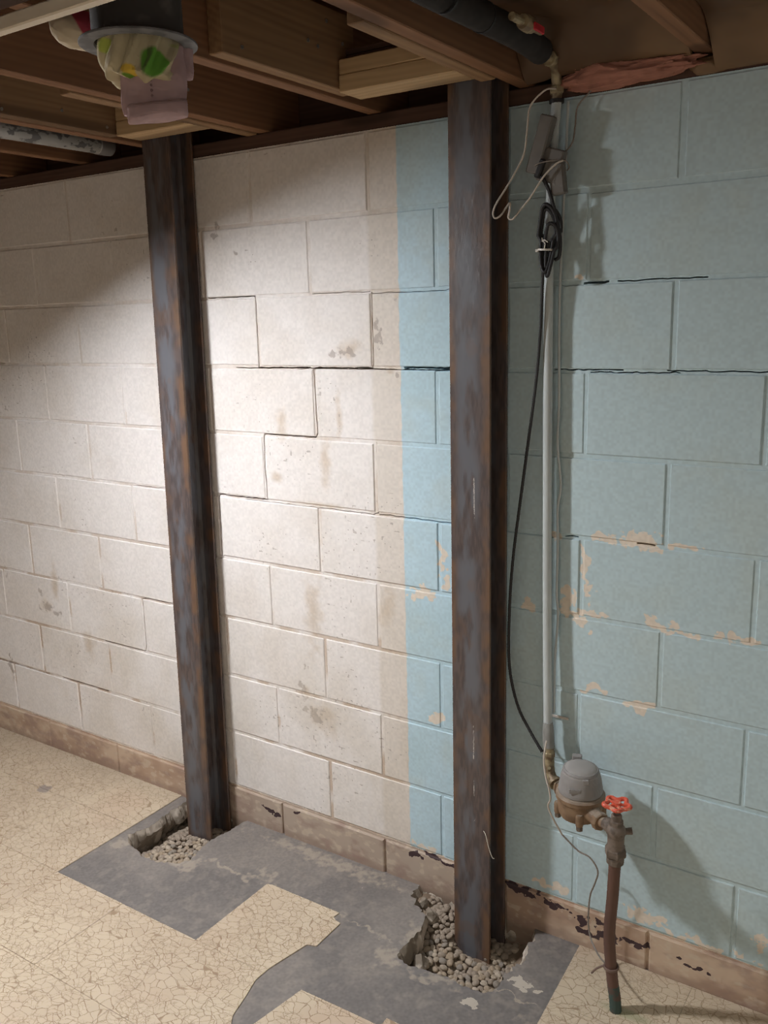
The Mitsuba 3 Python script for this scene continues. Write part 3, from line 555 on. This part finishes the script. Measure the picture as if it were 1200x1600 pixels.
# grey speckled pipe in the left bay
gp = thing('grey_pipe', 'grey speckled metal pipe with a capped end, running along the left joist bay', 'pipe')
ax = np.array([-.0, 1., 0]); g0, g1 = np.array([-.945, -1.9, 2.212]), np.array([-.945, -.060, 2.212])
obj(gp+'__pipe', tube([g0, g1], .0265, 28), 'galvanized', smooth=35)
obj(gp+'__cap', lathe([(0, .036), (.022, .034), (.0275, .028), (.0285, .0), (.0285, -.022), (.0265, -.024)], g1, ax, 28), 'clean_zinc', smooth=35)
k = obj('pipe_strap', cbox(-.974, -.916, -.52, -.495, 2.2395, CZ-.001, .001), 'clean_zinc'); tag(k, 'metal hanger holding the grey speckled pipe', 'strap')

# ---------------------------------------------------------------- water service: copper riser, valve, meter, wall pipe
VX, VY = .785, -.200; DZV = .013
cp = thing('copper_pipe', 'brown copper water pipe rising from the floor to the red-handled valve, green at its foot', 'pipe')
cpts = spline([(.793, -.183, -.01), (.790, -.183, .03), (.780, -.181, .09), (.771, -.183, .20), (.778, -.190, .31), (.785, -.200, .425)], 6)
i0 = int(np.argmin(np.abs(cpts[:, 2]-.062)))
obj(cp+'__tube', tube(cpts[i0:], .0140, 18), 'copper_brown', smooth=40)
k = obj(cp+'__foot', tube(cpts[:i0+1], .0143, 18), 'copper_green', smooth=40); tag(k, 'green corroded foot of the pipe')
vl = thing('angle_valve', 'old bronze shut-off valve with a red handwheel on top of the copper pipe', 'valve')
C_ = np.array([VX, VY, DZV])
obj(vl+'__body', cat(lathe([(0, .418), (.020, .418), (.0215, .424), (.0215, .442), (.019, .448), (.0195, .470), (.0225, .476), (.0225, .486), (.019, .492), (.0155, .496), (.0155, .508), (.0, .508)], C_, n=24),
                     tube([(VX, VY, .478+DZV), (VX-.040*.82, VY+.040*.573, .480+DZV)], [.0165, .0155], 18)), 'valve_bronze', smooth=35)
obj(vl+'__bonnet', cat(hexnut(C_+[0, 0, .503], (0, 0, 1), .0165, .012), lathe([(0, .508), (.0125, .508), (.0125, .520), (.0105, .524), (0, .524)], C_, n=20), lathe([(0, .52), (.005, .52), (.005, .547), (0, .547)], C_, n=12)), 'valve_bronze', smooth=35)
k = obj(vl+'__nut', cat(hexnut(C_+[0, 0, .428], (0, 0, 1), .0255, .022), hexnut(C_+[0, 0, .407], (0, 0, 1), .0205, .020, 12)), 'valve_bronze', smooth=20)
obj(vl+'__plug', tube([(VX+.012, VY+.01, .478+DZV), (VX+.031, VY+.020, .480+DZV)], [.0072, .0085], 10), 'valve_bronze', smooth=35)
W = np.array([VX, VY, .549+DZV])
ang = np.linspace(0, 2*np.pi, 81)[:-1]; rad = .0265+.0045*np.cos(5*ang)
ring = np.stack([rad*np.cos(ang), rad*np.sin(ang), .001*np.cos(5*ang)], 1)+W; ring = np.vstack([ring, ring[:1]])
wh = [tube(ring, .0052, 8, cap=False), lathe([(0, -.005), (.009, -.005), (.010, 0), (.009, .006), (0, .006)], W, n=16)]+[tube([W, W+.027*np.array([math.cos(a), math.sin(a), 0])], .0036, 8) for a in np.arange(5)*2*np.pi/5+.3]
k = obj(vl+'__handwheel', cat(*wh), 'red_enamel', smooth=40); tag(k, 'red five-lobed handwheel')
# meter
M = np.array([.664, -.115, 0.]); AX = np.array([.82, -.573, 0]); ZB = .452
mt = thing('water_meter', 'round bronze water meter with a grey domed cover, beside the red-handled valve', 'water meter')
body = [lathe([(0, 0), (.038, 0), (.048, .004), (.053, .014), (.055, .030), (.056, .048), (.060, .052), (.0605, .062), (.057, .066), (.052, .069), (0, .069)], M+[0, 0, ZB], n=40)]
for a in np.arange(4)*np.pi/2+.35:
    d = np.array([math.cos(a), math.sin(a), 0]); p = M+d*.054
    body.append(lathe([(0, .0), (.0085, .0), (.0095, .004), (.0095, .026), (.007, .030), (0, .030)], p+[0, 0, ZB+.004], n=14))
    obj(mt+'__bolt', hexnut(p+[0, 0, ZB-.002], (0, 0, 1), .0085, .012), 'valve_bronze', smooth=20)
for s, e in ((1, .078), (-1, .078)):
    body.append(tube([M+s*AX*.03+[0, 0, ZB+.036], M+s*AX*.058+[0, 0, ZB+.033], M+s*AX*e+[0, 0, ZB+.032]], [.032, .020, .0165], 20))
obj(mt+'__body', cat(*body), 'bronze', smooth=35)
obj(mt+'__outlet_nut', hexnut(M+AX*.082+[0, 0, ZB+.031], AX, .0225, .018, 8), 'bronze', smooth=20)
obj(mt+'__inlet_nut', hexnut(M-AX*.082+[0, 0, ZB+.033], AX, .0225, .018, 8), 'bronze', smooth=20)
obj(mt+'__outlet_pipe', tube([M+AX*.085+[0, 0, ZB+.031], np.array([VX, VY, .480+DZV])-AX*.03], .0125, 16), 'bronze', smooth=35)
cov = lathe([(0, .0), (.0535, .0), (.0545, .004), (.0535, .010), (.050, .034), (.046, .050), (.040, .060), (.030, .066), (.016, .0685), (0, .069)], M+[0, 0, ZB+.0695], n=40)
vc = cov.vertices.copy(); top = np.clip((vc[:, 2]-(ZB+.11))/.02, 0, 1); vc[:, 2] += top*.10*((vc[:, :2]-M[:2])@np.array([-.55, .35])); cov.vertices = vc
k = obj(mt+'__cover', cov, 'meter_plastic', smooth=35); tag(k, 'grey domed plastic cover, paler on top')
fd = np.array([CAM[0]-M[0], CAM[1]-M[1], 0]); fd /= np.linalg.norm(fd); sdm = np.array([-fd[1], fd[0], 0])
lp = lathe([(.0, .006), (.041, .006), (.044, .002), (.044, -.004), (.040, -.008), (.0, -.008)], M+[0, 0, ZB+.124], n=24); lp.vertices[:, 2] += .10*((lp.vertices[:, :2]-M[:2])@np.array([-.55, .35])); 
obj(mt+'__lid', lp, 'meter_plastic', smooth=35)
def onface(b, cx, cz, tilt=0):
    b = b.copy(); v = b.vertices; b.vertices = M+v[:, :1]*sdm+v[:, 1:2]*fd+v[:, 2:]*np.array([0, 0, 1.])+cx*sdm+np.array([0, 0, cz]); return b
obj(mt+'__latch', onface(cbox(-.008, .008, .034, .0475, -.008, .004, .002), .012, ZB+.118), 'meter_plastic')
obj(mt+'__name_plate', onface(cat(cbox(-.014, .014, .0490, .0520, -.006, .006, .001), cbox(-.011, .011, .0515, .0527, -.0035, .0035, .0008)), -.013, ZB+.092), 'meter_plastic')
obj(mt+'__hinge', onface(cbox(-.012, .012, -.050, -.034, -.003, .010, .002), -.01, ZB+.132), 'meter_plastic')
# inlet elbow and wall pipe
E0 = np.array([.548, -.040, .0])
el = thing('brass_elbow', 'tarnished brass elbow joining the wall pipe to the meter', 'pipe fitting')
obj(el+'__bend', tube(spline([(.548, -.040, .575), (.549, -.041, .535), (.555, -.047, .505), (.575, -.060, .490), (.598, -.072, .486)], 6), .0135, 18), 'old_brass', smooth=40)
obj(el+'__collar', hexnut((.548, -.040, .556), (0, 0, 1), .0165, .014, 8), 'old_brass', smooth=20)
obj(el+'__clamp', cat(lathe([(.0135, -.005), (.0180, -.005), (.0180, .005), (.0135, .005)], (.575, -.062, .491), AX-np.array([0, 0, .25]), 18), tube([(.556, -.060, .520), (.560, -.066, .530)], .0045, 8)), 'old_brass', smooth=30)
wp = thing('wall_pipe', 'pale blue-grey painted water pipe running down the wall right of the right post', 'pipe')
wpts = spline([(.547, -.040, .572), (.5405, -.034, .66), (.532, -.028, .95), (.5265, -.026, 1.35), (.524, -.026, 1.75), (.529, -.028, 2.0), (.540, -.032, 2.135)], 8)
obj(wp+'__tube', tube(wpts, .0112, 18), 'painted_pipe', smooth=40)
k = obj(wp+'__coupling', tube([(.5475, -.0405, .574), (.5435, -.037, .618), (.542, -.0358, .640)], [.0150, .0148, .0125], 18), 'pipe_grey', smooth=35); tag(k, 'grey coupling at the foot of the pipe')
obj(wp+'__ring', lathe([(.0125, -.004), (.0165, -.004), (.0165, .004), (.0125, .004)], (.540, -.032, 2.135), (0, 0, 1), 18), 'black_rubber', smooth=30)
obj(wp+'__strap', cbox(.540, .585, -.006, -.0025, .643, .650, .0008), 'pale_wire')
hz = spline([(.549, -.014, .66), (.5485, -.0125, .80), (.5545, -.011, .92), (.550, -.011, .985), (.551, -.011, 1.10), (.549, -.0105, 1.20), (.556, -.0105, 1.26), (.546, -.010, 1.36), (.548, -.010, 1.46), (.5455, -.010, 1.62), (.546, -.010, 1.75), (.553, -.011, 1.95), (.560, -.014, 2.135)], 7)
k = obj('thin_conduit', tube(hz, .0034, 8), 'painted_pipe', smooth=True); tag(k, 'thin blue-painted cable stapled to the wall just right of the wall pipe', 'cable')
# overhead pipes in the insulation bay
ov = thing('overhead_pipe', 'dark insulated water pipe running back under the insulation above the wall pipe', 'pipe')
obj(ov+'__foam', tube(spline([(.552, -.15, 2.213), (.56, -.30, 2.214), (.545, -.7, 2.216), (.55, -1.2, 2.22), (.54, -1.9, 2.222)], 6), .027, 18), 'black_foam', smooth=40)
obj(ov+'__fitting', cat(tube(spline([(.540, -.032, 2.135), (.541, -.036, 2.175), (.545, -.055, 2.20), (.55, -.10, 2.212), (.552, -.152, 2.213)], 6), .0115, 16), hexnut((.5405, -.034, 2.158), (0, 0, 1), .0165, .016), hexnut((.549, -.09, 2.210), (0, 1, .1), .017, .018, 8)), 'old_brass', smooth=30)
tie = [lathe([(.0265, -.003), (.0285, -.003), (.0285, .003), (.0265, .003)], (.5555, y, 2.2143), (0, 1, 0), 18) for y in (-.42, -.56)]
obj(ov+'__tie', tie[0], 'black_rubber'); obj(ov+'__tie', tie[1], 'black_rubber')
bv = thing('ball_valve', 'small brass valve with a red lever beside the dark pipe under the insulation', 'valve')
obj(bv+'__body', cat(tube([(.615, -.42, 2.205), (.620, -.30, 2.205)], .0075, 12), lathe([(0, -.02), (.013, -.02), (.015, -.01), (.015, .01), (.013, .02), (0, .02)], (.618, -.36, 2.205), (0, 1, 0), 14), tube([(.618, -.36, 2.205), (.634, -.36, 2.200)], .005, 8)), 'old_brass', smooth=30)
k = obj(bv+'__lever', cbox(.634, .639, -.368, -.326, 2.190, 2.204, .0015), 'red_handle'); tag(k, 'red lever')

# ---------------------------------------------------------------- transmitter, cables and wires by the wall pipe
tx = thing('transmitter_box', 'grey-brown plastic transmitter box tied at a tilt to the top of the wall pipe', 'box')
def tilted(b, c, rot, yaw=0):
    b = b.copy(); b.apply_transform(trimesh.transformations.rotation_matrix(rot, [0, 1, 0])); b.apply_transform(trimesh.transformations.rotation_matrix(yaw, [0, 0, 1])); b.apply_translation(c); return b
obj(tx+'__case', tilted(cat(cbox(-.016, .016, -.014, .012, -.05, .075, .003)), (.514, -.062, 2.030), .30), 'device_grey')
obj(tx+'__base', tilted(cbox(-.026, .024, -.010, .016, -.038, .035, .003), (.540, -.055, 1.998), .30), 'device_grey')
obj(tx+'__cover', tilted(cbox(-.017, .016, -.008, .014, -.035, .030, .003), (.556, -.056, 1.968), -.12), 'device_grey')
obj(tx+'__plug', tilted(cbox(-.007, .007, -.007, .007, -.022, .020, .003), (.519, -.070, 1.992), .38), 'black_rubber')
k = obj('binding_wire', tube(spline([(.500, -.062, 1.990), (.512, -.079, 1.999), (.545, -.076, 2.004), (.572, -.060, 2.004), (.578, -.046, 1.992), (.570, -.038, 1.985)], 6), .0016, 6), 'grey_wire', smooth=True); tag(k, 'grey wire wrapped around the transmitter box', 'wire')
# black cable: out of the plug, coil of loops, down and away behind the post side, to the meter
cb = thing('black_cable', 'black cable, coiled and tied high on the wall pipe, hanging down to the meter', 'cable')
rc = .0042
obj(cb+'__upper_run', tube(spline([(.523, -.072, 1.975), (.538, -.066, 1.945), (.549, -.060, 1.905), (.556, -.056, 1.870), (.563, -.054, 1.835), (.560, -.052, 1.800), (.549, -.050, 1.792)], 7), rc, 8), 'black_rubber', smooth=True)
for (cx, w, zt, zb, y, t) in ((.531, .0235, 1.914, 1.765, -.060, .0), (.529, .0185, 1.905, 1.775, -.053, .02), (.533, .026, 1.910, 1.785, -.049, -.03), (.541, .016, 1.872, 1.756, -.063, .10)):
    a = np.linspace(0, 2*np.pi, 40); mid, hh = (zt+zb)/2, (zt-zb)/2
    z = mid+hh*np.cos(a); wx = w*np.sin(a)*np.where(z > mid, 1.0, .62)*(1+.2*np.sin(a*2)); 
    obj(cb+'__loop', tube(np.stack([cx+wx+t*(z-mid)*.6, y+.006*np.sin(a*2+cx*80), z], 1), rc, 8, cap=False), 'black_rubber', smooth=True)
obj(cb+'__hanging_run', tube(spline([(.534, -.056, 1.835), (.522, -.052, 1.775), (.517, -.046, 1.74), (.511, -.042, 1.627), (.500, -.040, 1.506), (.471, -.040, 1.286), (.443, -.040, 1.07), (.433, -.040, .915), (.434, -.040, .774), (.458, -.041, .672), (.495, -.044, .609), (.534, -.052, .562)], 8), rc*.92, 8), 'black_rubber', smooth=True)
k = obj('zip_tie', cat(lathe([(.0165, -.0022), (.0185, -.0022), (.0185, .0022), (.0165, .0022)], (.5285, -.057, 1.815), (.06, 0, 1), 20), cbox(.507, .513, -.066, -.056, 1.811, 1.818, .001)), 'white_plastic', smooth=30); tag(k, 'white plastic tie around the black cable coil', 'cable tie')
k = obj('twist_tie', cat(tube(spline([(.533, -.074, 1.817), (.536, -.078, 1.828), (.530, -.078, 1.835), (.528, -.076, 1.841)], 5), .0014, 6), tube(spline([(.528, -.076, 1.833), (.536, -.079, 1.835), (.543, -.078, 1.830)], 5), .0014, 6)), 'white_plastic', smooth=True); tag(k, 'tiny white twist tie above the plastic tie on the black coil', 'cable tie')
k = obj('pale_wire', tube(spline([(.545, -.050, 2.158), (.530, -.075, 2.152), (.498, -.080, 2.123), (.491, -.080, 2.077), (.484, -.082, 2.024), (.464, -.090, 1.982), (.445, -.104, 1.945), (.432, -.114, 1.921), (.424, -.116, 1.900), (.429, -.115, 1.888), (.440, -.108, 1.894), (.446, -.094, 1.911), (.452, -.085, 1.922), (.450, -.084, 1.905), (.447, -.083, 1.890), (.458, -.082, 1.887), (.480, -.080, 1.910), (.5, -.079, 1.931), (.531, -.078, 1.972), (.558, -.074, 1.996), (.573, -.068, 2.003)], 7), .0022, 7), 'pale_wire', smooth=True); tag(k, 'thin pale wire looping out left from the transmitter box past the right post', 'wire')
k = obj('thin_wire', tube(spline([(.632, -.012, 2.185), (.615, -.022, 2.148), (.588, -.027, 2.119), (.584, -.030, 2.079), (.579, -.032, 2.044), (.560, -.036, 2.022)], 7), .0020, 6), 'grey_wire', smooth=True); tag(k, 'thin dark wire dropping from the insulation to the right side of the transmitter box', 'wire')
gw = thing('ground_wire', 'thin wire snaking from the elbow past the meter down to the copper pipe', 'wire')
obj(gw+'__bare_run', tube(spline([(.560, -.086, .615), (.556, -.092, .565), (.564, -.096, .520), (.575, -.100, .490), (.578, -.098, .462), (.570, -.094, .440), (.580, -.088, .408), (.599, -.066, .352)], 7), .0024, 7), 'pale_wire', smooth=True)
obj(gw+'__lower_run', tube(spline([(.599, -.066, .352), (.640, -.060, .317), (.672, -.060, .308), (.694, -.060, .277), (.687, -.060, .238), (.675, -.060, .196), (.673, -.062, .121), (.684, -.070, .083), (.705, -.100, .085), (.735, -.145, .10), (.757, -.172, .112)], 7), .0022, 7), 'grey_wire', smooth=True)
a = np.linspace(0, 4*np.pi, 44)
obj(gw+'__wrap', tube(np.stack([.7775+.0165*np.cos(a+2.6), -.1815+.0165*np.sin(a+2.6), .112+.003*a/6], 1), .0024, 7), 'copper_wire', smooth=True)
obj(gw+'__tail', tube(spline([(.762, -.190, .118), (.745, -.195, .105), (.735, -.200, .092)], 5), .0026, 7), 'copper_wire', smooth=True)
k = obj('bent_twig', tube(spline([(.392, -.1065, .318), (.402, -.113, .310), (.412, -.118, .285), (.424, -.120, .258), (.430, -.1185, .255)], 6), .0013, 6), 'pale_wire', smooth=True); tag(k, 'short pale bent wire sticking to the edge of the right post near its foot', 'wire')

# ---------------------------------------------------------------- unseen lamps outside the picture: one lights the wall, one lightens shadows
lm = thing('unseen_ceiling_lamp', 'unseen round white lamp left of the picture, placed to light the wall and posts', 'lamp')
AIM = np.array(LAMP_AIM)/np.linalg.norm(LAMP_AIM); LP = np.array(UNSEEN_LAMP)
obj(lm+'__stem', tube([LP-AIM*.05, LP-AIM*.05+[0, 0, .04], (UNSEEN_LAMP[0], UNSEEN_LAMP[1], SZ)], .008, 12), 'lamp_white', smooth=35)
obj(lm+'__housing', lathe([(0, -.06), (.03, -.06), (.05, -.04), (.085, -.010), (.088, .022), (.084, .022), (.080, -.006), (0, -.012)], LP, AIM, 36), 'lamp_white', smooth=35)  # raised rim of the unseen lamp holds direct light off the wall top
obj(lm+'__diffuser', lathe([(0, -.004), (.076, -.004), (.076, .002), (0, .002)], LP, AIM, 36), 'lamp_white', emitter={'type': 'area', 'radiance': {'type': 'rgb', 'value': LAMP_POWER}})
l2 = thing('unseen_strip_light', 'unseen white strip light behind the camera, placed to lighten shadows and the right wall', 'lamp')
X2, Y2, Z2 = UNSEEN_LAMP2
obj(l2+'__housing', cbox(X2-.62, X2+.62, Y2-.165, Y2+.165, Z2+.0315, SZ-.0005, .004), 'lamp_white')
obj(l2+'__diffuser', cbox(X2-.60, X2+.60, Y2-.14, Y2+.14, Z2+.020, Z2+.0295, .002), 'lamp_white', emitter={'type': 'area', 'radiance': {'type': 'rgb', 'value': LAMP2_POWER}})
obj(l2+'__side_trim', cat(cbox(X2-.62, X2+.62, Y2-.165, Y2-.145, Z2, Z2+.031, .003), cbox(X2-.62, X2+.62, Y2+.145, Y2+.165, Z2, Z2+.031, .003), cbox(X2-.635, X2-.606, Y2-.165, Y2+.165, Z2, Z2+.031, .003), cbox(X2+.606, X2+.635, Y2-.165, Y2+.165, Z2, Z2+.031, .003)), 'lamp_white')
